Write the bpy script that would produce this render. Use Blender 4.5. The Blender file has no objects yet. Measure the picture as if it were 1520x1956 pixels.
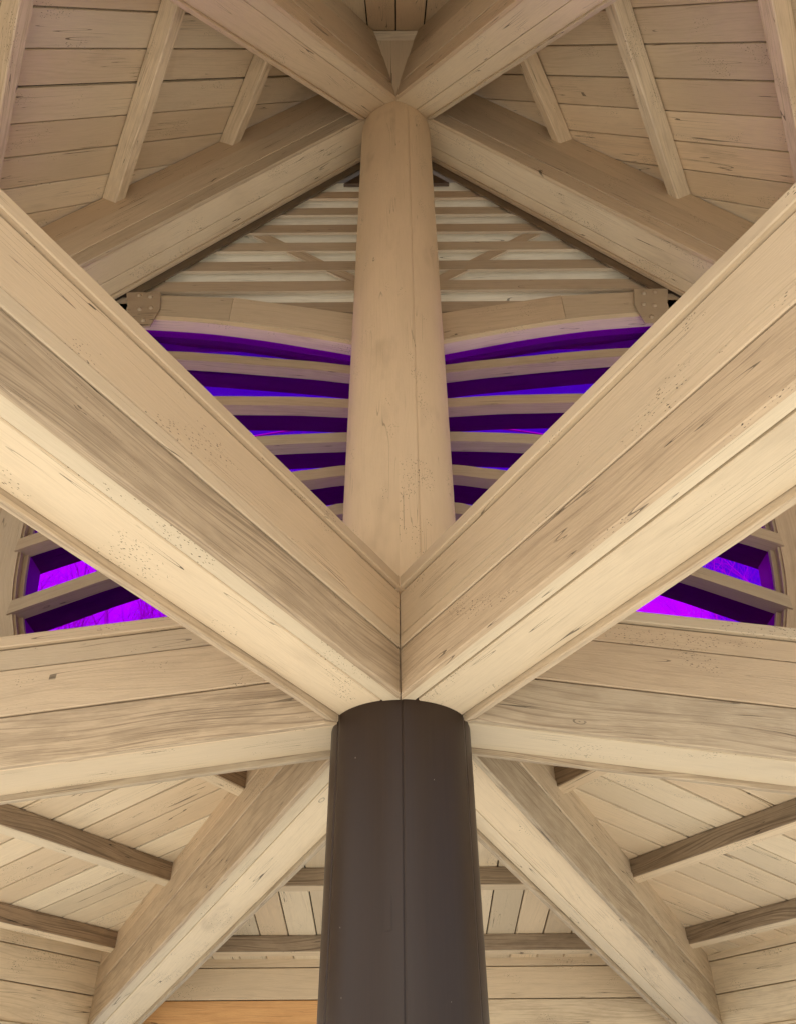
import bpy, bmesh, math, random
from mathutils import Vector, Matrix
rng = random.Random(7)
S = bpy.context.scene
COL = S.collection
EYE = 1.6                      # camera height above the ground; hub geometry below is given relative to the eye
HUB = Vector((0.0, 3.0, EYE))  # axis of the column
R = math.radians

# ---------------------------------------------------------------- materials
def new_mat(name):
    m = bpy.data.materials.new(name); m.use_nodes = True
    nt = m.node_tree; nt.nodes.clear()
    return m, nt
def N(nt, kind, **kw):
    n = nt.nodes.new(kind)
    for k, v in kw.items():
        if k == 'op': n.operation = v
        elif k == 'blend': n.data_type = 'RGBA'; n.blend_type = v
        else: setattr(n, k, v)
    return n
def L(nt, a, b): nt.links.new(a, b)
def setv(nt, sock, v):
    if hasattr(v, 'is_output') or isinstance(v, bpy.types.NodeSocket): nt.links.new(v, sock)
    else: sock.default_value = v
def math_(nt, op, a, b=0.0, c=None, clamp=False):
    n = nt.nodes.new('ShaderNodeMath'); n.operation = op; n.use_clamp = clamp
    setv(nt, n.inputs[0], a); setv(nt, n.inputs[1], b)
    if c is not None: setv(nt, n.inputs[2], c)
    return n.outputs[0]
def mix_(nt, f, a, b, blend='MIX'):
    n = nt.nodes.new('ShaderNodeMix'); n.data_type = 'RGBA'; n.blend_type = blend
    setv(nt, n.inputs[0], f)
    for s, v in ((n.inputs[6], a), (n.inputs[7], b)):
        if isinstance(v, tuple): s.default_value = (*v, 1) if len(v) == 3 else v
        else: nt.links.new(v, s)
    return n.outputs[2]
def ramp_(nt, v, a, b):
    n = nt.nodes.new('ShaderNodeMapRange'); n.interpolation_type = 'SMOOTHSTEP'
    setv(nt, n.inputs[0], v); n.inputs[1].default_value = a; n.inputs[2].default_value = b
    n.inputs[3].default_value = 0; n.inputs[4].default_value = 1
    return n.outputs[0]
def noise_(nt, vec, scale, detail=3, rough=.55, dist=0.0):
    n = nt.nodes.new('ShaderNodeTexNoise'); n.inputs['Scale'].default_value = scale
    n.inputs['Detail'].default_value = detail; n.inputs['Roughness'].default_value = rough
    n.inputs['Distortion'].default_value = dist
    nt.links.new(vec, n.inputs['Vector']); return n.outputs['Fac']
def vscale(nt, vec, s, add=None):
    n = nt.nodes.new('ShaderNodeVectorMath'); n.operation = 'MULTIPLY'
    nt.links.new(vec, n.inputs[0]); n.inputs[1].default_value = s
    return n.outputs[0]

def wood_paint(name, base, worn, rough=.62, chips=1.0, grain=1.0, spec=.35, dirt=1.0, cracks=.9):
    """Weathered painted timber. UV: u metres along the board, v metres across it.
    Face attribute 'brd' = (random shade, wear, random offset)."""
    m, nt = new_mat(name)
    out = N(nt, 'ShaderNodeOutputMaterial'); bs = N(nt, 'ShaderNodeBsdfPrincipled')
    L(nt, bs.outputs[0], out.inputs[0])
    uv = N(nt, 'ShaderNodeUVMap'); uv.uv_map = 'UVMap'
    at = N(nt, 'ShaderNodeAttribute'); at.attribute_name = 'brd'
    sep = N(nt, 'ShaderNodeSeparateColor'); L(nt, at.outputs['Color'], sep.inputs[0])
    rnd, wear, offs = sep.outputs
    comb = N(nt, 'ShaderNodeCombineXYZ')
    L(nt, math_(nt, 'MULTIPLY', offs, 37.0), comb.inputs[0]); L(nt, math_(nt, 'MULTIPLY', rnd, 53.0), comb.inputs[1])
    L(nt, math_(nt, 'MULTIPLY', offs, 91.0), comb.inputs[2])
    add = N(nt, 'ShaderNodeVectorMath', op='ADD'); L(nt, uv.outputs[0], add.inputs[0]); L(nt, comb.outputs[0], add.inputs[1])
    P = add.outputs[0]
    # wavy grain lines running along the board
    warp = noise_(nt, vscale(nt, P, (1.6, 5.0, 1)), 1.0, 0)
    sx = N(nt, 'ShaderNodeSeparateXYZ'); L(nt, P, sx.inputs[0])
    vw = math_(nt, 'ADD', sx.outputs[1], math_(nt, 'MULTIPLY', warp, .10))
    cg = N(nt, 'ShaderNodeCombineXYZ'); L(nt, math_(nt, 'MULTIPLY', sx.outputs[0], 1.5), cg.inputs[0])
    L(nt, math_(nt, 'MULTIPLY', vw, 120.0), cg.inputs[1]); L(nt, sx.outputs[2], cg.inputs[2])
    gr = noise_(nt, cg.outputs[0], 1.0, 2, .65)
    fine = noise_(nt, vscale(nt, P, (14, 420, 1)), 1.0, 0, .6)
    big = noise_(nt, vscale(nt, P, (1.1, 3.0, 1)), 1.0, 2, .6)
    mid = noise_(nt, vscale(nt, P, (5.0, 22.0, 1)), 1.0, 3, .65)
    speck = noise_(nt, vscale(nt, P, (60, 150, 1)), 1.0, 0, .6)
    # colour
    shade = math_(nt, 'MULTIPLY_ADD', rnd, .22, .87)
    shade = math_(nt, 'MULTIPLY', shade, math_(nt, 'MULTIPLY_ADD', big, .24, .88))
    shade = math_(nt, 'MULTIPLY', shade, math_(nt, 'MULTIPLY_ADD', fine, .14 * grain, 1 - .07 * grain))
    hsv = N(nt, 'ShaderNodeHueSaturation'); hsv.inputs['Color'].default_value = (*base, 1)
    L(nt, shade, hsv.inputs['Value']); L(nt, math_(nt, 'MULTIPLY_ADD', offs, .010, .495), hsv.inputs['Hue']); L(nt, math_(nt, 'MULTIPLY_ADD', offs, -.16, 1.07), hsv.inputs['Saturation'])
    col = hsv.outputs[0]
    # grain showing through thin paint
    gline = ramp_(nt, gr, .47, .70)
    thin = math_(nt, 'MULTIPLY_ADD', wear, 1.0, math_(nt, 'MULTIPLY', ramp_(nt, big, .50, .74), .20))
    wm = math_(nt, 'MULTIPLY', gline, math_(nt, 'MULTIPLY', thin, .82 * grain), clamp=True)
    col = mix_(nt, wm, col, worn)
    # broad stain following the wear
    st = math_(nt, 'MULTIPLY', math_(nt, 'MULTIPLY', ramp_(nt, math_(nt, 'ADD', mid, math_(nt, 'MULTIPLY', wear, .22)), .50, .78), wear), .55, clamp=True)
    col = mix_(nt, st, col, worn)
    # drying cracks along the grain, in clusters
    cr = noise_(nt, vscale(nt, P, (1.3, 42.0, 1)), 1.0, 0, .4)
    crack = math_(nt, 'LESS_THAN', math_(nt, 'ABSOLUTE', math_(nt, 'SUBTRACT', cr, .5)), .0085)
    clus = ramp_(nt, noise_(nt, vscale(nt, P, (2.6, 9.0, 1)), 1.0, 0), .575, .65)
    crack = math_(nt, 'MULTIPLY', math_(nt, 'MULTIPLY', crack, clus), math_(nt, 'MULTIPLY', mid, cracks * 1.6))
    # chips / flaking specks in patches
    vo = N(nt, 'ShaderNodeTexVoronoi'); vo.inputs['Scale'].default_value = 1.0; L(nt, vscale(nt, P, (62, 185, 1)), vo.inputs['Vector'])
    patch = ramp_(nt, noise_(nt, vscale(nt, P, (3.2, 6.5, 1)), 1.0, 1, .6), .52, .68)
    lim = math_(nt, 'MULTIPLY', patch, .27 * chips)
    chip = math_(nt, 'MULTIPLY', math_(nt, 'LESS_THAN', math_(nt, 'ADD', vo.outputs['Distance'], math_(nt, 'MULTIPLY', speck, .35)), math_(nt, 'ADD', lim, .10)), .95)
    # nail heads and knots, few
    vk = N(nt, 'ShaderNodeTexVoronoi'); vk.inputs['Scale'].default_value = 1.0; vk.inputs['Randomness'].default_value = 1.0
    L(nt, vscale(nt, P, (2.6, 6.0, 1)), vk.inputs['Vector'])
    kd = math_(nt, 'ADD', vk.outputs['Distance'], math_(nt, 'MULTIPLY', mid, .05))
    ksel = math_(nt, 'GREATER_THAN', N_sep(nt, vk.outputs['Color']), .74)
    ring = math_(nt, 'MULTIPLY', math_(nt, 'LESS_THAN', math_(nt, 'ABSOLUTE', math_(nt, 'SUBTRACT', kd, .085)), .010), math_(nt, 'GREATER_THAN', mid, .50))
    dot = math_(nt, 'LESS_THAN', kd, .042)
    knot = math_(nt, 'MULTIPLY', math_(nt, 'MULTIPLY', math_(nt, 'MAXIMUM', ring, dot), ksel), .55)
    dark = math_(nt, 'MAXIMUM', math_(nt, 'MAXIMUM', crack, chip), knot)
    col = mix_(nt, dark, col, tuple(c * .22 for c in worn))
    # faint grime in soft patches
    gp = math_(nt, 'MULTIPLY', ramp_(nt, noise_(nt, vscale(nt, P, (1.7, 4.2, 1)), 1.0, 3, .7), .56, .80), .28 * dirt)
    col = mix_(nt, gp, col, tuple(c * .8 for c in worn))
    L(nt, col, bs.inputs['Base Color'])
    bs.inputs['Roughness'].default_value = rough
    bs.inputs['Specular IOR Level'].default_value = spec
    h = math_(nt, 'ADD', math_(nt, 'MULTIPLY', gr, math_(nt, 'MULTIPLY_ADD', wear, .9, .25)), math_(nt, 'MULTIPLY', math_(nt, 'ADD', fine, math_(nt, 'MULTIPLY', speck, 1.2)), .30))
    bp = N(nt, 'ShaderNodeBump'); bp.inputs['Strength'].default_value = .5; bp.inputs['Distance'].default_value = .003
    L(nt, h, bp.inputs['Height']); L(nt, bp.outputs[0], bs.inputs['Normal'])
    return m
def N_sep(nt, c):
    s = nt.nodes.new('ShaderNodeSeparateColor'); nt.links.new(c, s.inputs[0]); return s.outputs[0]

M = {}
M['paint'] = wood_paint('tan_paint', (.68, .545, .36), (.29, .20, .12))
M['side'] = wood_paint('tan_paint_side_shade', (.57, .44, .285), (.26, .18, .11))  # tan paint darkened: shade of upright faces put into the colour, besides some grime
M['dim'] = wood_paint('tan_paint_recess_shade', (.42, .325, .215), (.2, .14, .085), chips=.5)  # tan paint darkened further: dimness of the recessed window wall put into the colour
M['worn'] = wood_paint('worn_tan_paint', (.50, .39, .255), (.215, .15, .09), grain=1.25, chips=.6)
M['pale'] = wood_paint('off_white_paint', (.84, .76, .60), (.40, .32, .22), chips=.4, dirt=.6)
M['weather'] = wood_paint('weathered_tan_paint', (.46, .355, .235), (.20, .14, .085), grain=1.3, chips=.4)
M['joist'] = wood_paint('brown_weathered_joist', (.31, .225, .14), (.10, .063, .035), grain=1.5, chips=.2)
M['colpaint'] = wood_paint('tan_column_paint', (.74, .575, .37), (.28, .19, .11), grain=.4, cracks=.45, chips=1.0)
M['orange'] = wood_paint('fresh_orange_timber', (.64, .37, .155), (.42, .19, .06), grain=1.2, chips=0, spec=.3, dirt=.2)
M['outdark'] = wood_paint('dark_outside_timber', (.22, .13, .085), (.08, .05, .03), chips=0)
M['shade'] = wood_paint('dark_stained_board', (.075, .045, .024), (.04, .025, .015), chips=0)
M['edge'] = wood_paint('dark_weathered_edge_board', (.15, .105, .06), (.07, .045, .025), chips=.2)
M['steel'] = wood_paint('painted_steel_plate', (.42, .33, .22), (.2, .13, .08), grain=.1, chips=.5, rough=.5)

def column_brown():
    m, nt = new_mat('dark_brown_column_paint')
    out = N(nt, 'ShaderNodeOutputMaterial'); bs = N(nt, 'ShaderNodeBsdfPrincipled'); L(nt, bs.outputs[0], out.inputs[0])
    uv = N(nt, 'ShaderNodeUVMap'); P = uv.outputs[0]
    gr = noise_(nt, vscale(nt, P, (1.5, 70, 1)), 1.0, 5, .7)
    big = noise_(nt, vscale(nt, P, (2, 8, 1)), 1.0, 4, .6)
    col = mix_(nt, gr, (.024, .0125, .0068), (.040, .022, .013))
    col = mix_(nt, math_(nt, 'MULTIPLY', big, .5), col, (.028, .019, .015))
    vo = N(nt, 'ShaderNodeTexVoronoi'); vo.inputs['Scale'].default_value = 1; L(nt, vscale(nt, P, (9, 16, 1)), vo.inputs['Vector'])
    sp = math_(nt, 'MULTIPLY', math_(nt, 'LESS_THAN', vo.outputs['Distance'], .030), math_(nt, 'GREATER_THAN', N_sep(nt, vo.outputs['Color']), .3))
    v2 = N(nt, 'ShaderNodeTexVoronoi'); v2.inputs['Scale'].default_value = 1; L(nt, vscale(nt, P, (3, 22, 1)), v2.inputs['Vector'])
    s2 = math_(nt, 'MULTIPLY', math_(nt, 'LESS_THAN', v2.outputs['Distance'], .02), math_(nt, 'GREATER_THAN', N_sep(nt, v2.outputs['Color']), .5))
    col = mix_(nt, math_(nt, 'MULTIPLY', math_(nt, 'MAXIMUM', sp, s2), .8), col, (.32, .28, .24))
    L(nt, col, bs.inputs['Base Color'])
    L(nt, math_(nt, 'MULTIPLY_ADD', gr, .18, .30), bs.inputs['Roughness'])
    bs.inputs['Specular IOR Level'].default_value = .27
    bp = N(nt, 'ShaderNodeBump'); bp.inputs['Strength'].default_value = .22; bp.inputs['Distance'].default_value = .002
    L(nt, math_(nt, 'ADD', gr, math_(nt, 'MULTIPLY', big, .6)), bp.inputs['Height']); L(nt, bp.outputs[0], bs.inputs['Normal'])
    return m
M['brown'] = column_brown()

def purple_glass():
    m, nt = new_mat('purple_glass')
    out = N(nt, 'ShaderNodeOutputMaterial')
    uv = N(nt, 'ShaderNodeUVMap')
    n = noise_(nt, vscale(nt, uv.outputs[0], (2.5, 6, 1)), 1.0, 4, .6)
    tr = N(nt, 'ShaderNodeBsdfTransparent')
    L(nt, mix_(nt, n, (.50, .012, .93), (.62, .012, .97)), tr.inputs[0])
    gl = N(nt, 'ShaderNodeBsdfGlossy'); gl.inputs['Roughness'].default_value = .06; gl.inputs['Color'].default_value = (.6, .5, .7, 1)
    fr = N(nt, 'ShaderNodeFresnel'); fr.inputs['IOR'].default_value = 1.3
    mx = N(nt, 'ShaderNodeMixShader'); L(nt, math_(nt, 'MULTIPLY', fr.outputs[0], .5), mx.inputs[0])
    L(nt, tr.outputs[0], mx.inputs[1]); L(nt, gl.outputs[0], mx.inputs[2]); L(nt, mx.outputs[0], out.inputs[0])
    return m
M['glass'] = purple_glass()

def simple(name, c1, c2, scale=3.0, rough=.9):
    m, nt = new_mat(name)
    out = N(nt, 'ShaderNodeOutputMaterial'); bs = N(nt, 'ShaderNodeBsdfPrincipled'); L(nt, bs.outputs[0], out.inputs[0])
    tc = N(nt, 'ShaderNodeTexCoord')
    L(nt, mix_(nt, noise_(nt, tc.outputs['Object'], scale, 6, .65), c1, c2), bs.inputs['Base Color'])
    bs.inputs['Roughness'].default_value = rough
    return m
M['ground'] = simple('sandy_paving', (.56, .535, .49), (.68, .65, .59), 2.0)
M['shingle'] = simple('dark_brown_shingle', (.03, .025, .02), (.06, .05, .04), 9.0)
M['bark'] = simple('pale_grey_bark', (.42, .36, .30), (.58, .50, .43), 12.0)
M['iron'] = simple('rusty_iron', (.10, .06, .04), (.2, .13, .08), 30.0, .6)

# ---------------------------------------------------------------- mesh helpers
class MB:
    def __init__(self): self.v = []; self.f = []; self.uv = []; self.br = []; self.sm = []
    def face(self, idx, uvs, br, smooth=False):
        self.f.append(idx); self.uv.append(uvs); self.br.append(br); self.sm.append(smooth)
    def build(self, name, mat, parent=None, origin=None, recalc=True):
        o = origin if origin is not None else (parent.location if parent else Vector((0, 0, 0)))
        me = bpy.data.meshes.new(name)
        me.from_pydata([tuple(Vector(p) - o) for p in self.v], [], self.f)
        me.uv_layers.new(name='UVMap'); me.color_attributes.new('brd', 'FLOAT_COLOR', 'CORNER')
        fu, fc = [], []
        for uvs, br in zip(self.uv, self.br):
            for q in uvs: fu += [q[0], q[1]]; fc += [br[0], br[1], br[2], 1.0]
        me.uv_layers['UVMap'].data.foreach_set('uv', fu); me.color_attributes['brd'].data.foreach_set('color', fc)
        for p, s in zip(me.polygons, self.sm): p.use_smooth = s
        me.materials.append(mat); me.update()
        if recalc:
            bm = bmesh.new(); bm.from_mesh(me); bmesh.ops.recalc_face_normals(bm, faces=bm.faces); bm.to_mesh(me); bm.free()
        ob = bpy.data.objects.new(name, me); COL.objects.link(ob)
        if parent: ob.parent = parent
        else: ob.location = o
        return ob
def br(wear=0.15, w2=0.0): return (rng.random(), max(0., min(1., wear + rng.uniform(-.06, .06))), rng.random())

def rect(q0, q1, d0, d1, c=.004):
    c = min(c, (q1 - q0) * .3, (d1 - d0) * .3)
    return [(q0 + c, d0), (q1 - c, d0), (q1, d0 + c), (q1, d1 - c), (q1 - c, d1), (q0 + c, d1), (q0, d1 - c), (q0, d0 + c)]
def prism(mb, prof, fn, t0, t1, wear=.15, ulen=1.0, segs=1):
    """sweep a profile along t; fn(a, b, t) -> point; t0/t1 may depend on (a, b) (oblique or mitred ends)"""
    b = br(wear); n = len(prof); base = len(mb.v)
    f0 = t0 if callable(t0) else (lambda a, d: t0); f1 = t1 if callable(t1) else (lambda a, d: t1)
    rows = []
    for k in range(segs + 1):
        r = []
        for (a, d) in prof:
            t = f0(a, d) * (1 - k / segs) + f1(a, d) * k / segs
            r.append(len(mb.v)); mb.v.append(fn(a, d, t))
            mb_t = t
        rows.append(r)
    per = [0.0]
    for i in range(n):
        a, c = prof[i], prof[(i + 1) % n]; per.append(per[-1] + math.hypot(a[0] - c[0], a[1] - c[1]))
    for k in range(segs):
        for i in range(n):
            j = (i + 1) % n
            ts = [(f0(*prof[x]) * (1 - y / segs) + f1(*prof[x]) * y / segs) * ulen for x, y in ((i, k), (j, k), (j, k + 1), (i, k + 1))]
            mb.face([rows[k][i], rows[k][j], rows[k + 1][j], rows[k + 1][i]],
                    [(ts[0], per[i]), (ts[1], per[i + 1]), (ts[2], per[i + 1]), (ts[3], per[i])], b)
    for r in (rows[0], rows[-1]):
        mb.face(list(r), [(p[0], p[1]) for p in prof], b)
def ribbon(mb, top, bot, y0, y1, wear=.15, smooth=False):
    """solid between two polylines (x, z) of equal length, from depth y0 to y1"""
    b = br(wear); n = len(top); base = len(mb.v)
    for (p, q) in zip(top, bot):
        for y in (y0, y1):
            mb.v.append((p[0], y, p[1])); mb.v.append((q[0], y, q[1]))
    def I(i, back, low): return base + i * 4 + back * 2 + low
    u = [0.0]
    for i in range(n - 1): u.append(u[-1] + math.hypot(top[i + 1][0] - top[i][0], top[i + 1][1] - top[i][1]))
    D = y1 - y0
    for i in range(n - 1):
        h0 = math.hypot(top[i][0] - bot[i][0], top[i][1] - bot[i][1]); h1 = math.hypot(top[i + 1][0] - bot[i + 1][0], top[i + 1][1] - bot[i + 1][1])
        mb.face([I(i, 0, 0), I(i + 1, 0, 0), I(i + 1, 0, 1), I(i, 0, 1)], [(u[i], 0), (u[i + 1], 0), (u[i + 1], h1), (u[i], h0)], b)
        mb.face([I(i, 0, 1), I(i + 1, 0, 1), I(i + 1, 1, 1), I(i, 1, 1)], [(u[i], h0), (u[i + 1], h1), (u[i + 1], h1 + D), (u[i], h0 + D)], b)
        mb.face([I(i, 1, 1), I(i + 1, 1, 1), I(i + 1, 1, 0), I(i, 1, 0)], [(u[i], h0 + D), (u[i + 1], h1 + D), (u[i + 1], 2 * h1 + D), (u[i], 2 * h0 + D)], b)
        mb.face([I(i, 1, 0), I(i + 1, 1, 0), I(i + 1, 0, 0), I(i, 0, 0)], [(u[i], -D), (u[i + 1], -D), (u[i + 1], 0), (u[i], 0)], b)
    for i in (0, n - 1):
        mb.face([I(i, 0, 0), I(i, 0, 1), I(i, 1, 1), I(i, 1, 0)], [(0, 0), (.1, 0), (.1, D), (0, D)], b)

def tag(o, label, cat, group=None):
    o['label'] = label; o['category'] = cat
    if group: o['group'] = group
    return o
def empty(name, loc, label, cat, group=None):
    o = bpy.data.objects.new(name, None); COL.objects.link(o); o.location = loc; o.empty_display_size = .2
    return tag(o, label, cat, group)
def hw(az):
    a = R(az); h = Vector((math.sin(a), math.cos(a), 0)); return h, Vector((h.y, -h.x, 0))

# ---------------------------------------------------------------- radiating beams
BW = .167
def beam(name, label, cat, group, az, zb, slope, boards, t1, ease=0):
    """boards: (part, q0, q1, d0, d1, wear, material); zb = underside height over the eye at the hub"""
    h, w = hw(az)
    root = empty(name, HUB + Vector((0, 0, zb)), label, cat, group)
    k = math.sqrt(1 + slope * slope)
    def fn(q, d, t):
        return HUB + h * t + w * q + Vector((0, 0, zb + d - slope * t))
    for (part, q0, q1, d0, d1, wear, mat) in boards:
        mb = MB()
        j = rng.uniform(-.0015, .0015)
        pr = rect(q0 + j, q1 + j, d0, d1); cut = 0
        if ease and part == 'side_board' and d0 == 0 and q0 * ease > 0:      # hanging lip worn back at the inner corner
            pr = pr[:3] + [(q1 + j, .026)] + pr[3:7] + [(q0 + j, .026)] + pr[7:]; cut = .07
        prism(mb, pr, fn, lambda q, d: 1.7321 * abs(q) + .004 + (cut if d < .02 else 0), t1, wear, k)
        mb.build(part, M[mat], root)
    return root
def box_beam(seams, cap=None, flip=1, wears=(.55, .3, .15, .1), botwear=.1, lip=.018, hang_by=.006, th=.028, sg=.0025, seam_q=-.052, gap=.003, sidemat='side', lowmat='side', top=None):
    """hollow built-up beam: boarded sides that hang a little below a recessed two-board underside.
    flip=+1/-1 picks which side (towards +w / -w) the underside joint is nearer to"""
    B = []
    for sgn in (-1, 1):
        for i in range(len(seams) - 1):
            pr = .004 if i % 2 else 0.0
            a, b = BW - th, BW + pr
            q0, q1 = (a, b) if sgn > 0 else (-b, -a)
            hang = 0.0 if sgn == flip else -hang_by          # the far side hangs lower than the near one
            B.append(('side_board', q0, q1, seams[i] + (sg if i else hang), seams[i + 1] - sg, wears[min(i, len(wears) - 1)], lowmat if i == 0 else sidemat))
    qs = seam_q * flip
    B.append(('bottom_board', -BW + th + .001, qs - gap * .6, lip, lip + .04, botwear, 'paint'))
    B.append(('bottom_board', qs + gap * .6, BW - th - .001, lip + .002, lip + .04, botwear, 'paint'))
    if cap: B.append(('cap_board', -BW - .018, BW + .018, cap[0] + .003, cap[1], .1, 'side'))
    if top: B.append(('top_board', -BW + th, BW - th, top - .05, top - .02, .1, 'paint'))
    return B

# horizontal tie beams (the big V)
VS = [0, .192, .247, .447]
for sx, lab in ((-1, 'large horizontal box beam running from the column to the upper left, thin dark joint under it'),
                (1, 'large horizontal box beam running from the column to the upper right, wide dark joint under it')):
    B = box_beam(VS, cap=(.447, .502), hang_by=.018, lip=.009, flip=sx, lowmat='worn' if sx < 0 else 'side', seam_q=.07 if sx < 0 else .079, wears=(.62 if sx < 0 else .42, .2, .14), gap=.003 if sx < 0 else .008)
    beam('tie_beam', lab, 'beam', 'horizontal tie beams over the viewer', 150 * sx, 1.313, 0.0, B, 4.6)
# low sloping hips beside and behind the column
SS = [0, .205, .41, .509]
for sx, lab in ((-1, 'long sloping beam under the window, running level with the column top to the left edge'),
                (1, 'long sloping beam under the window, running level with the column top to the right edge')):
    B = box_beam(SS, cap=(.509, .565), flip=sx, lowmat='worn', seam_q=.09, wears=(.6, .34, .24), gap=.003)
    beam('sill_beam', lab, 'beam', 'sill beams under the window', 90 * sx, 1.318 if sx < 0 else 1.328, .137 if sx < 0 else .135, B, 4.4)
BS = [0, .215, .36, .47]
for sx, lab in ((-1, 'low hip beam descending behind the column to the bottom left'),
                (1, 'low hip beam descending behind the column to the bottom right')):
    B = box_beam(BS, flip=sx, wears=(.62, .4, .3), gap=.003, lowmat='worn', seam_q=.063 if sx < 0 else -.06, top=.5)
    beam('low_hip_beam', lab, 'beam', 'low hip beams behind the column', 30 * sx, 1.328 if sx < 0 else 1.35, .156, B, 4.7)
# steep hips at the top of the tower
US = [0, .19, .53, .86]
for sx, lab in ((-1, 'steep hip beam from the column top down to the left, edging the louvred gable'),
                (1, 'steep hip beam from the column top down to the right, edging the louvred gable')):
    B = box_beam(US, flip=sx, wears=(.3, .18, .12), gap=.003, seam_q=-.035 if sx < 0 else -.057, top=.9)
    beam('steep_hip_beam', lab, 'beam', 'steep hip beams meeting on the column top', 90 * sx, 6.615, 1.155, B, 4.5)
for sx, lab in ((-1, 'steep hip beam coming forward from the column top to the upper left corner'),
                (1, 'steep hip beam coming forward from the column top to the upper right corner')):
    B = box_beam(US, flip=sx, wears=(.25, .16, .12), gap=.003, seam_q=.06 if sx < 0 else -.03, top=.9)
    beam('steep_hip_beam', lab, 'beam', 'steep hip beams meeting on the column top', 150 * sx, 6.62, 1.14, B, 4.5)

# ---------------------------------------------------------------- column
col = empty('round_column', (0, 3, 0), 'tall round timber column, dark brown below and tan above, at the centre of the radiating beams', 'column')
def shaft(name, r, z0, z1, grooves, mat, wear, bot_cap=True):
    mb = MB(); th = []
    for i in range(120): th.append((i * 3.0, 0.0))
    for g in grooves:
        th = [t for t in th if abs(t[0] - g) > .8]
        th += [(g - .35, 0), (g, -.006), (g + .35, 0)]
    th.sort(); n = len(th); b = br(wear)
    zs = [z0 + (z1 - z0) * i / 4 for i in range(5)]
    for z in zs:
        for (a, d) in th:
            x = R(a); mb.v.append((math.sin(x) * (r + d), 3 - math.cos(x) * (r + d), z))
    for k in range(4):
        for i in range(n):
            j = (i + 1) % n
            va = R(th[i][0]) * r; vb = R(th[j][0] if j else 360) * r
            mb.face([k * n + i, k * n + j, (k + 1) * n + j, (k + 1) * n + i], [(zs[k], va), (zs[k], vb), (zs[k + 1], vb), (zs[k + 1], va)], b, True)
    return mb.build(name, mat, col, recalc=False)
shaft('dark_shaft', .2755, 0.0, EYE + 1.336, [1.2, 62, 118, 180, 241, 300], M['brown'], .2)
shaft('tan_shaft', .272, EYE + 1.34, EYE + 6.72, [20, 180], M['colpaint'], .16)
# inlaid patch and the old joint strip on the dark shaft
mb = MB()
for i in range(6):
    a = R(-13.5 + 6.4 * i / 5); b2 = R(-13.5 + 6.4 * (i + 1) / 5)
def curved_patch(mb, a0, a1, z0, z1, r, n=6):
    b = br(.2); base = len(mb.v)
    for i in range(n + 1):
        a = R(a0 + (a1 - a0) * i / n)
        for rr in (r, r - .02):
            for z in (z0, z1): mb.v.append((math.sin(a) * rr, 3 - math.cos(a) * rr, z))
    def I(i, inn, top): return base + i * 4 + inn * 2 + top
    for i in range(n):
        for q in ([I(i, 0, 0), I(i + 1, 0, 0), I(i + 1, 0, 1), I(i, 0, 1)], [I(i, 0, 1), I(i + 1, 0, 1), I(i + 1, 1, 1), I(i, 1, 1)],
                  [I(i, 0, 0), I(i, 1, 0), I(i + 1, 1, 0), I(i + 1, 0, 0)]):
            mb.face(q, [(z0, i * .01), (z0, i * .01 + .01), (z1, i * .01 + .01), (z1, i * .01)], b)
    for i in (0, n): mb.face([I(i, 0, 0), I(i, 0, 1), I(i, 1, 1), I(i, 1, 0)], [(0, 0), (1, 0), (1, .02), (0, .02)], b)
curved_patch(mb, -12.6, -7.2, EYE + .545, EYE + .64, .2775)
mb.build('inlaid_patch', M['brown'], col)

# ---------------------------------------------------------------- steep roof decks, planked underside
def deck(az, z0, slope, pitch, s_off, umax, label, name='roof_deck', wear=.14, gap=.010, umin=.02, group=None):
    h, w = hw(az); k = math.sqrt(1 + slope * slope)
    nrm = (h * slope + Vector((0, 0, 1))).normalized()      # outward, up
    root = empty(name, HUB + h * umax * .5 + Vector((0, 0, z0 - slope * umax * .5)), label, 'roof', group)
    def fn(s, d, u): return HUB + h * u + w * s + Vector((0, 0, z0 - slope * u)) + nrm * d
    mb = MB(); tan = math.tan(R(30)); i0 = int(-umax * tan / pitch) - 2
    for i in range(i0, -i0 + 1):
        a = s_off + i * pitch + gap / 2 + rng.uniform(-.001, .001); b2 = s_off + (i + 1) * pitch - gap / 2
        cuts = [a, b2] if a * b2 >= 0 else [a, 0, b2]
        for c0, c1 in ((cuts[j], cuts[j + 1]) for j in range(len(cuts) - 1)):
            if min(abs(c0), abs(c1)) / tan > umax - .1 or c1 - c0 < .01: continue
            lift = rng.uniform(0, .003)
            f0 = lambda s, d: max(umin, abs(s) / tan)
            prism(mb, rect(c0, c1, lift, .022, .003), fn, f0, lambda s, d: max(umax, abs(s) / tan + .01), wear, k)
    mb.build('planking', M['paint'], root)
    # weathering layer above the planks
    mb = MB(); b = br()
    e = umax * tan
    p = [fn(0, .034, .0), fn(-e, .034, umax), fn(e, .034, umax), fn(0, .07, .0), fn(-e, .07, umax), fn(e, .07, umax)]
    mb.v += p
    for q in ([0, 1, 2], [5, 4, 3], [0, 3, 4, 1], [1, 4, 5, 2], [2, 5, 3, 0]): mb.face(q, [(0, 0)] * len(q), b)
    mb.build('shingles', M['shingle'], root)
    return root, fn
Z0U, SLU = 7.60, 1.334
deckL, fL = deck(-120, Z0U, SLU, .2235, .011, 3.95, 'steep planked roof underside at the upper left, three rafters under it', group=None)
deckR, fR = deck(120, Z0U, SLU, .2235, -.006, 3.95, 'steep planked roof underside at the upper right, three rafters under it')
deckF, fF = deck(180, Z0U, SLU, .216, -.004, 3.95, 'steep planked roof underside high between the two forward hip beams at the top centre', wear=.1)
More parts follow.
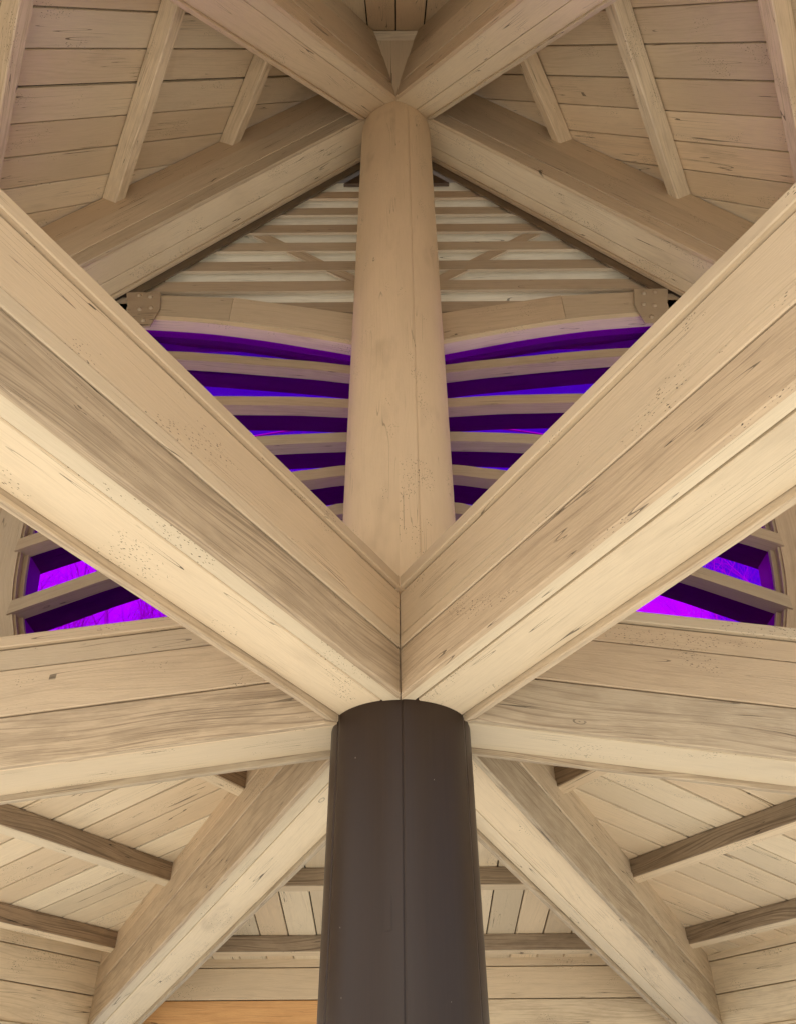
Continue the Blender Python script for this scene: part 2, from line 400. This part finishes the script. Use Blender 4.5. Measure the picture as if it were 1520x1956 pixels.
def purlin(az, u, label, h=.12, wdt=.085, wear=.42, mat='paint', smax=None):
    hh, w = hw(az); k = math.sqrt(1 + SLU * SLU); n_in = -(hh * SLU + Vector((0, 0, 1))).normalized()
    dn = (hh - Vector((0, 0, SLU))) / k
    if smax is None: smax = (u * .5 - .10) / .866
    base = HUB + hh * u + Vector((0, 0, Z0U - SLU * u))
    def fn(a, d, s): return base + dn * (a - wdt) + n_in * d + w * s
    mb = MB(); prism(mb, rect(0, wdt, .0025, h, .006), fn, lambda a, d: -smax + (wdt - a) * .3, lambda a, d: smax - (wdt - a) * .3, wear)
    o = mb.build('purlin', M[mat], None, base)
    return tag(o, label, 'purlin', 'purlins under the steep roof')
for az, side in ((-120, 'left'), (120, 'right')):
    purlin(az, 1.24, f'short tan purlin nearest the column under the upper {side} roof')
    purlin(az, 1.845, f'middle tan purlin with worn edge crossing the upper {side} roof')
    purlin(az, 2.46, f'long tan purlin at the {side} edge of the photo under the upper {side} roof')
purlin(180, .635, 'small cracked purlin high in the gap between the two forward hip beams', wear=.25, mat='paint', h=.10)
# blocking board that closes the peak in front of the column
mb = MB(); b = br(.1)
A = [(-.15, 2.42, 6.70), (.15, 2.42, 6.70), (0, 2.672, 6.30)]
mb.v += [Vector((x, y, z + EYE)) for x, y, z in A] + [Vector((x, y + .03, z + .02 + EYE)) for x, y, z in A]
for q in ([0, 1, 2], [5, 4, 3], [0, 3, 4, 1], [1, 4, 5, 2], [2, 5, 3, 0]):
    mb.face(q, [((mb.v[i] - HUB).z, (mb.v[i] - HUB).x) for i in q], b)
tag(mb.build('peak_board', M['paint'], None, HUB + Vector((0, -.4, 6.5))), 'triangular board closing the roof peak directly above the column top', 'board')
# iron ring hanging near the column top
mb = MB(); b = br()
c = Vector((-.20, 2.78, EYE + 6.405))
for i in range(14):
    for j in range(6):
        a = i / 14 * 2 * math.pi; q = j / 6 * 2 * math.pi; r = .020 + .006 * math.cos(q)
        mb.v.append(c + Vector((math.cos(a) * r, .006 * math.sin(q) , math.sin(a) * r)))
for i in range(14):
    for j in range(6):
        mb.face([i * 6 + j, ((i + 1) % 14) * 6 + j, ((i + 1) % 14) * 6 + (j + 1) % 6, i * 6 + (j + 1) % 6], [(0, 0)] * 4, b, True)
tag(mb.build('iron_ring', M['iron'], None, c), 'small rusty iron ring under the hip beam just left of the column top', 'ring')

# ---------------------------------------------------------------- low roof behind the column
Z0D, SLD = 1.80, .18
for az, lab in ((-60, 'low planked ceiling at the lower left between the sill beam and the low hip beam'),
                (60, 'low planked ceiling at the lower right between the sill beam and the low hip beam'),
                (0, 'low planked ceiling behind the dark column shaft')):
    deck(az, Z0D, SLD, .2, 0.0 if az == 0 else -.02, 4.0, lab, wear=.1, gap=.010 if az == 0 else .014)
def joist(az, u, label):
    hh, w = hw(az); smax = (u * .5 - .10) / .866
    base = HUB + hh * u + Vector((0, 0, Z0D - SLD * u))
    def fn(a, d, s): return base + hh * a + w * s + Vector((0, 0, -d - SLD * a))
    root = empty('joist', base, label, 'joist', 'joists under the low roof')
    mb = MB(); prism(mb, rect(0, .008, .003, .104, .002), fn, lambda a, d: -smax - a * .5, lambda a, d: smax + a * .5, .55)
    mb.build('bare_face', M['joist'], root)
    mb = MB(); prism(mb, rect(.0085, .08, .0035, .106, .005), fn, lambda a, d: -smax - a * .5, lambda a, d: smax + a * .5, .25)
    mb.build('body', M['paint'], root)
    return root
for az, side in ((-60, 'left'), (60, 'right')):
    joist(az, 1.22, f'short weathered brown joist at the low {side} ceiling, tucked by the column')
    joist(az, 2.235, f'weathered brown joist across the middle of the low {side} ceiling')
    joist(az, 3.225, f'weathered brown joist beside the end wall of the low {side} ceiling')
joist(0, 2.215, 'weathered brown joist behind the dark column, the higher and nearer of two')
joist(0, 3.215, 'weathered brown joist behind the dark column, just above the end boards')

def end_wall(az, u, label, orange=False):
    hh, w = hw(az); base = HUB + hh * u + Vector((0, 0, .9))
    root = empty('eave_wall', base, label, 'wall')
    def fn(a, d, s): return HUB + hh * (u + a) + w * s + Vector((0, 0, d))
    e = (u * .5 - .12) / .866
    rows = [(1.092, 1.21, .2), (.886, 1.086, .28), (.672, .880, .4), (.46, .655, .3)]
    for i, (z0, z1, we) in enumerate(rows):
        if orange and i >= 2:
            for a0, a1, mt, wv in ((-e, .1, 'orange' if i == 2 else 'paint', .45), (.105, e, 'paint', .45)):
                mb = MB(); prism(mb, rect(.0 + rng.uniform(-.002, .002), .05, z0, z1, .004), fn, a0, a1, wv)
                o = mb.build('board', M[mt], root)
                if mt == 'orange': o['label'] = 'unpainted fresh orange timber board'
            continue
        mb = MB(); j = rng.uniform(-.002, .002)
        if i == 0 and az != 0:
            sp = -.35 if az < 0 else .42
            prism(mb, rect(j, .05, z0, z1, .004), fn, -e, sp, we); prism(mb, rect(j + .002, .05, z0, z1, .004), fn, sp + .004, e, we)
        else: prism(mb, rect(j, .05, z0, z1, .004), fn, -e, e, we)
        mb.build('board', M['paint'], root)
    mb = MB(); prism(mb, rect(-.02, .05, .655, .6685, .004), fn, -e, e, .1); mb.build('moulding', M['paint'], root)
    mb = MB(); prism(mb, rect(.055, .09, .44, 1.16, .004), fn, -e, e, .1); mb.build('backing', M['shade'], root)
    return root
end_wall(-60, 3.56, 'stacked painted boards closing the low left ceiling in the bottom left corner')
end_wall(60, 3.70, 'stacked painted boards closing the low right ceiling in the bottom right corner')
end_wall(0, 3.65, 'stacked painted boards low behind the dark column, one orange board among them', True)

# ---------------------------------------------------------------- louvred gable, arch and purple window
YW = 3.19; K = YW / 3.2
def W(x, z): return (x * K, z * K + EYE)          # wall-plane coordinates (relative to the eye, plane at 3.2)
def hipx(z): return (6.53 - z) / 1.155            # half width of the gable at height z (plane units)
gab = empty('louvred_gable', (0, YW, EYE + 4.6 * K), 'triangular gable of white louvres behind tan rails, under the column top', 'gable')
for i in range(7):
    zt = 5.889 - .2385 * i
    zb = zt - (.098 + .003 * i)
    e = hipx(zt) + .16
    if i == 6: zt -= .005
    mb = MB(); ribbon(mb, [W(-e, zt), W(e, zt)], [W(-e - .02, zb), W(e + .02, zb)], YW + .012, YW + .034, .2)
    mb.build('rail', M['weather'], gab)
for i in range(-1, 7):
    zt = 5.889 - .2385 * i; e = hipx(zt) + .27
    mb = MB(); b = br(.25); base = len(mb.v)
    z1 = (zt - .03) * K + EYE; y0 = YW + .053
    for (y, z) in ((y0, z1), (y0 + .19, z1 - .20), (y0 + .205, z1 - .185), (y0 + .012, z1 + .018)):
        for x in (-e * K, e * K): mb.v.append((x, y, z))
    for q in range(4):
        a, c = q, (q + 1) % 4
        mb.face([a * 2, a * 2 + 1, c * 2 + 1, c * 2], [(0, q * .2), (2 * e, q * .2), (2 * e, q * .2 + .2), (0, q * .2 + .2)], b)
    mb.face([0, 2, 4, 6], [(0, 0)] * 4, b); mb.face([1, 3, 5, 7], [(0, 0)] * 4, b)
    mb.build('louvre_blade', M['pale'], gab)
for sx in (-1, 1):
    # diagonal brace just behind the rails
    mb = MB(); ribbon(mb, [W(sx * .93, 5.28), W(sx * .04, 4.56)], [W(sx * 1.06, 5.28), W(sx * .17, 4.56)], YW + .018, YW + .036, .25)
    mb.build('brace', M['weather'], gab)
    # sloping edge plates where the rails end
    mb = MB()
    ribbon(mb, [W(sx * (hipx(6.36) + .0), 6.36), W(sx * (hipx(4.54) + .0), 4.54)], [W(sx * (hipx(6.36) + .30), 6.36), W(sx * (hipx(4.54) + .30), 4.54)], YW - .018, YW - .004, .5)
    mb.build('edge_board', M['edge'], gab)
for sx in (-1, 1):
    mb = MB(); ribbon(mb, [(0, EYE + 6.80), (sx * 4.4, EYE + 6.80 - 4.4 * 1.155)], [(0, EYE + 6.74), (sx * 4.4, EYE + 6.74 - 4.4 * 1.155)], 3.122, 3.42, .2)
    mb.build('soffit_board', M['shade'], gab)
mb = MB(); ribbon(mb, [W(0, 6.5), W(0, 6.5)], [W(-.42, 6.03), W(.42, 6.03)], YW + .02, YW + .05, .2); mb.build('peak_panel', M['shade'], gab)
mb = MB(); b = br(.1)

# arched built-up header: polygon top, curved underside; left and right halves
def interp(pts, n):
    """Catmull-Rom through (x, z) points, n samples per span"""
    P = [pts[0]] + list(pts) + [pts[-1]]; out = []
    for i in range(1, len(P) - 2):
        for k in range(n):
            t = k / n; r = []
            for c in (0, 1):
                p0, p1, p2, p3 = P[i - 1][c], P[i][c], P[i + 1][c], P[i + 2][c]
                r.append(.5 * ((2 * p1) + (-p0 + p2) * t + (2 * p0 - 5 * p1 + 4 * p2 - p3) * t * t + (-p0 + 3 * p1 - 3 * p2 + p3) * t ** 3))
            out.append(tuple(r))
    return out + [pts[-1]]
def sample(poly, x):
    for (a, b2) in zip(poly, poly[1:]):
        lo, hi = min(a[0], b2[0]), max(a[0], b2[0])
        if lo - 1e-9 <= x <= hi + 1e-9 and hi > lo: return a[1] + (b2[1] - a[1]) * (x - a[0]) / (b2[0] - a[0])
    return poly[0][1] if abs(x - poly[0][0]) < abs(x - poly[-1][0]) else poly[-1][1]
HB = interp([(0, 3.90), (.29, 3.99), (.60, 4.075), (.87, 4.145), (1.24, 4.22), (1.62, 4.265), (1.80, 4.275)], 6)   # underside
for sx, side in ((-1, 'left'), (1, 'right')):
    arch = empty('arch_beam', (sx * 1.0, YW, EYE + 4.3 * K), f'built-up curved timber over the purple window, to the {side} of the tan column', 'beam', 'curved header timbers')
    def tp(x): return 4.49 + (.04) * (x - 1.1) / .55 if x >= 1.1 else 4.49 - (1.1 - x) * .232
    for (xa, xb, pr) in ((.0, 1.098, .004), (1.102, 1.80, 0)):
        xs = [xa + (xb - xa) * i / 14 for i in range(15)]
        mb = MB(); ribbon(mb, [W(sx * x, tp(x)) for x in xs], [W(sx * x, sample(HB, x) + .045) for x in xs], YW - pr, YW + .13, .2)
        mb.build('segment', M['side'], arch)
    xs = [1.80 * i / 40 for i in range(41)]
    mb = MB(); ribbon(mb, [W(sx * x, sample(HB, x) + .043) for x in xs], [W(sx * x, sample(HB, x)) for x in xs], YW + .001, YW + .14, .1)
    mb.build('soffit_strip', M['paint'], arch)
    pl = MB(); pts = [(1.83, 4.54), (1.60, 4.54), (1.57, 4.36), (1.60, 4.17), (1.68, 4.165), (1.77, 4.30)]
    b = br(.2); n = len(pts)
    for y in (YW - .016, YW - .006):
        for (x, z) in pts: q = W(sx * x, z); pl.v.append((q[0], y, q[1]))
    pl.face(list(range(n)), [(p[0], p[1]) for p in pts], b); pl.face([n + i for i in range(n)][::-1], [(p[0], p[1]) for p in pts], b)
    for i in range(n): j = (i + 1) % n; pl.face([i, j, n + j, n + i], [(0, 0), (.1, 0), (.1, .01), (0, .01)], b)
    plate = pl.build('steel_plate', M['steel'], arch)
    for (x, z) in ((1.735, 4.50), (1.655, 4.485), (1.70, 4.35), (1.63, 4.365), (1.655, 4.23)):
        q = W(sx * x, z); bm_ = MB(); b = br(); cc = Vector((q[0], YW - .0165, q[1]))
        bm_.v.append(cc + Vector((0, -.014, 0)))
        for rr, dy in ((.012, -.011), (.017, 0.0)):
            for i in range(10):
                a = i / 10 * 2 * math.pi; bm_.v.append(cc + Vector((math.cos(a) * rr, dy, math.sin(a) * rr)))
        for i in range(10):
            j = (i + 1) % 10
            bm_.face([0, 1 + i, 1 + j], [(0, 0)] * 3, b, True); bm_.face([1 + i, 11 + i, 11 + j, 1 + j], [(0, 0)] * 4, b, True)
        o = bm_.build('bolt', M['steel'], None, arch.location); o.parent = plate; o.location = (0, 0, 0)

# window opening: five bowed glazing bars fan out from the middle to the curved jambs
JAMB = interp([(1.77, 1.80), (1.80, 1.89), (1.862, 2.06), (1.902, 2.22), (1.935, 2.42), (1.958, 2.60), (1.968, 2.85), (1.955, 3.2), (1.92, 3.6), (1.86, 4.0), (1.80, 4.28)], 5)
def jamb_x(z):
    for (a, b2) in zip(JAMB, JAMB[1:]):
        if a[1] <= z <= b2[1]: return a[0] + (b2[0] - a[0]) * (z - a[1]) / (b2[1] - a[1])
    return JAMB[0][0] if z < JAMB[0][1] else JAMB[-1][0]
BARS = [
    [(0, 3.755), (.29, 3.789), (.51, 3.827), (.85, 3.873), (1.18, 3.914), (1.49, 3.940), (1.90, 3.935)],
    [(0, 3.470), (.29, 3.486), (.59, 3.508), (.87, 3.515), (1.14, 3.518), (1.5, 3.50), (1.95, 3.42)],
    [(0, 3.212), (.29, 3.207), (.60, 3.194), (.84, 3.174), (1.2, 3.125), (1.6, 3.04), (1.97, 2.93)],
    [(0, 2.966), (.29, 2.952), (.46, 2.925), (.61, 2.899), (1.1, 2.78), (1.5, 2.645), (1.823, 2.511), (1.942, 2.456)],
    [(0, 2.71), (.29, 2.680), (.40, 2.652), (.9, 2.495), (1.42, 2.283), (1.50, 2.249), (1.868, 2.082)],
]
BARS = [interp(b2, 6) for b2 in BARS]
BH = .076
win = empty('fan_window', (0, YW, EYE + 1.8 * K), 'wide purple-glass window of bowed bars behind the column, spanning both curved jambs', 'window')
def curve_both(poly):
    return [(-x, z) for x, z in reversed(poly[1:])] + list(poly)
GY = YW + .088
for k, poly in enumerate(BARS):
    full = curve_both(poly)
    mb = MB(); ribbon(mb, [W(x, z) for x, z in full], [W(x, z - BH) for x, z in full], YW, GY - .006, .3)
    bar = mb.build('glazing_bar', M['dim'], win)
    mb = MB(); ribbon(mb, [W(x * .995, z - BH + .012) for x, z in full], [W(x * .995, z - BH - .001) for x, z in full], YW - .005, YW + .014, .12)
    mb.build('bead', M['dim'], bar)
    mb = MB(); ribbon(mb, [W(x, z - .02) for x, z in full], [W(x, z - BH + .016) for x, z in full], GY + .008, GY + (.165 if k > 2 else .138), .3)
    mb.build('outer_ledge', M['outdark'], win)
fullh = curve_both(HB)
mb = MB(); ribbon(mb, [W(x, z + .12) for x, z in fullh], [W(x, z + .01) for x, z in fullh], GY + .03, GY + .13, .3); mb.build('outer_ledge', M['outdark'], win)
SILL = [(0, 1.86), (1.99, 1.60)]
edges = [HB] + BARS + [SILL]
for k in range(6):
    up, lo = edges[k], edges[k + 1]
    du = 0 if k == 0 else -BH
    xs = [-1.985 + 3.97 * i / 48 for i in range(49)]
    top = [W(x, sample(up, abs(x)) + du + .02) for x in xs]; bot = [W(x, sample(lo, abs(x)) - .02) for x in xs]
    mb = MB(); ribbon(mb, top, bot, GY, GY + .004, 0.1); mb.build('pane', M['glass'], win)
for sx in (-1, 1):
    JJ = [(sx * x, z) for x, z in JAMB]
    # inner stop, and the reveal outside the glass
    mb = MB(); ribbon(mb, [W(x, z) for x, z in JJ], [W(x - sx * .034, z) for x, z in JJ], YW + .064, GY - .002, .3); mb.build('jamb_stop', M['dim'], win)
    mb = MB(); ribbon(mb, [W(x + sx * .01, z) for x, z in JJ], [W(x - sx * .012, z) for x, z in JJ], YW + .024, YW + .063, .5); mb.build('jamb_lining', M['weather'], win)
    mb = MB(); ribbon(mb, [W(x + sx * .04, z) for x, z in JJ], [W(x - sx * .030, z) for x, z in JJ], GY + .008, GY + .15, .2); mb.build('outer_reveal', M['paint'], win)
for sx, side in ((-1, 'left'), (1, 'right')):
    wl = empty('gable_wall', (sx * 2.3, YW, EYE + 1.7), f'tan boarded wall beside the curved {side} jamb of the purple window', 'wall')
    # boards stand upright; their inner edge follows the curved jamb
    zs = [1.45 + (4.60 - 1.45) * i / 40 for i in range(41)]
    prev = 0.0
    for i, (o0, o1) in enumerate(((0, .135), (.138, .36), (.363, .60), (.603, .95), (.953, 1.4))):
        top, bot = [], []
        for z in zs:
            ztop_lim = hipx(z) + .12
            x0 = jamb_x(z) + o0; x1 = min(jamb_x(z) + o1, ztop_lim)
            if x1 - x0 < .01: continue
            top.append(W(sx * x1, z)); bot.append(W(sx * x0, z))
        if len(top) > 2:
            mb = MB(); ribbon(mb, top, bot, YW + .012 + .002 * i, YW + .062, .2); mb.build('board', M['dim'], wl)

# ---------------------------------------------------------------- outdoors: ground and bare trees
mb = MB(); b = br()
mb.v += [(-250, -250, 0), (250, -250, 0), (250, 250, 0), (-250, 250, 0)]
mb.face([0, 1, 2, 3], [(0, 0), (1, 0), (1, 1), (0, 1)], b)
g = mb.build('ground', M['ground']); g['kind'] = 'structure'
def tube(mb, p0, p1, r0, r1, n=5):
    d = (p1 - p0).normalized(); a = d.orthogonal().normalized(); c = d.cross(a); base = len(mb.v); b = (.5, .3, .5)
    for p, r in ((p0, r0), (p1, r1)):
        for i in range(n):
            t = i / n * 2 * math.pi; mb.v.append(p + a * math.cos(t) * r + c * math.sin(t) * r)
    for i in range(n):
        j = (i + 1) % n; mb.face([base + i, base + j, base + n + j, base + n + i], [(0, 0)] * 4, b, True)
def bare_tree(loc, height, label, seed):
    r = random.Random(seed); root = empty('bare_tree', loc, label, 'tree', 'bare trees seen through the purple window')
    tr, cr = MB(), MB()
    def grow(p, d, ln, rad, lvl):
        n = 4
        for i in range(n):
            q = p + d * (ln / n); tube(tr if lvl == 0 else cr, p, q, rad, rad * .86, 6 if lvl < 2 else 3); p = q; rad *= .86
            d = (d + Vector((r.uniform(-.16, .16), r.uniform(-.16, .16), r.uniform(-.02, .12)))).normalized()
            if lvl < 4 and (lvl > 0 or i > 0):
                for _ in range(3 if lvl == 1 else 2):
                    e = (d * .75 + Vector((r.uniform(-1, 1), r.uniform(-1, 1), r.uniform(-.1, .7))).normalized() * .8).normalized()
                    grow(p, e, ln * r.uniform(.45, .62), rad * .55, lvl + 1)
    grow(Vector(loc), Vector((0, 0, 1)), height * .55, height * .011, 0)
    tr.build('trunk', M['bark'], root); cr.build('crown', M['bark'], root)
    return root
bare_tree((-7.2, 14.5, 0), 15, 'bare pale tree beyond the purple glass at the left, nearest of the two there', 3)
bare_tree((-6.9, 18.5, 0), 19, 'taller bare tree behind another, beyond the purple glass at the left', 5)
bare_tree((10.5, 20.0, 0), 17, 'faint bare tree beyond the purple glass at the right', 8)

# ---------------------------------------------------------------- light, sky, camera
SUN_EL, SUN_AZ = 35.0, 187.0      # azimuth measured clockwise from +Y: the sun stands behind the viewer
wd = bpy.data.worlds.new('World'); S.world = wd; wd.use_nodes = True
nt = wd.node_tree; nt.nodes.clear()
out = N(nt, 'ShaderNodeOutputWorld'); bg = N(nt, 'ShaderNodeBackground')
sky = N(nt, 'ShaderNodeTexSky'); sky.sky_type = 'NISHITA'; sky.sun_disc = False
sky.sun_elevation = R(SUN_EL); sky.sun_rotation = R(SUN_AZ); sky.air_density = 1.0; sky.dust_density = 1.0; sky.ozone_density = 1.0
tc = N(nt, 'ShaderNodeTexCoord')
sxyz = N(nt, 'ShaderNodeSeparateXYZ'); L(nt, tc.outputs['Generated'], sxyz.inputs[0])
cn = noise_(nt, vscale(nt, tc.outputs['Generated'], (1.6, 1.6, 3.0)), 1.3, 5, .6)
dp = N(nt, 'ShaderNodeVectorMath', op='DOT_PRODUCT'); L(nt, tc.outputs['Generated'], dp.inputs[0]); dp.inputs[1].default_value = (.297, .812, .503)
puff = math_(nt, 'MULTIPLY', ramp_(nt, dp.outputs['Value'], .9955, .9985), .4)
cl = ramp_(nt, math_(nt, 'ADD', math_(nt, 'MULTIPLY_ADD', sxyz.outputs[0], -.62, cn), puff), .50, .66)   # cloud bank to the left, one puff low on the right
cl = math_(nt, 'MULTIPLY', cl, ramp_(nt, sxyz.outputs[2], .66, .57))
col_ = mix_(nt, cl, sky.outputs[0], (7.5, 7.4, 7.2))
L(nt, col_, bg.inputs[0]); bg.inputs[1].default_value = .11; L(nt, bg.outputs[0], out.inputs[0])
sd = bpy.data.lights.new('Sun', 'SUN'); sd.energy = 4.2; sd.angle = R(.5); sd.color = (1.0, .95, .87)
so = bpy.data.objects.new('Sun', sd); COL.objects.link(so)
a, e = R(SUN_AZ), R(SUN_EL)
dirv = Vector((math.sin(a) * math.cos(e), math.cos(a) * math.cos(e), math.sin(e)))
so.rotation_euler = (-dirv).to_track_quat('-Z', 'Y').to_euler(); so.location = dirv * 30

cd = bpy.data.cameras.new('Camera'); cam = bpy.data.objects.new('Camera', cd); COL.objects.link(cam)
p, r = R(39.27), R(-.40)
F = Vector((0, math.cos(p), math.sin(p))); U = Vector((0, -math.sin(p), math.cos(p))); X = Vector((1, 0, 0))
cx = X * math.cos(r) + U * math.sin(r); cu = -X * math.sin(r) + U * math.cos(r)
cam.matrix_world = Matrix(((cx.x, cu.x, -F.x, -.005), (cx.y, cu.y, -F.y, 0), (cx.z, cu.z, -F.z, EYE), (0, 0, 0, 1)))
cd.sensor_fit = 'VERTICAL'; cd.sensor_height = 24.0; cd.lens = 1506.55 / 1956 * 24.0
cd.clip_start = .05; cd.clip_end = 1000
S.camera = cam
S.view_settings.view_transform = 'Standard'; S.view_settings.look = 'None'; S.view_settings.gamma = 1; S.view_settings.exposure = 1.18
S.render.engine = 'CYCLES'
S.cycles.max_bounces = 8; S.cycles.diffuse_bounces = 5; S.cycles.use_adaptive_sampling = True; S.cycles.adaptive_threshold = .025; S.cycles.transparent_max_bounces = 16
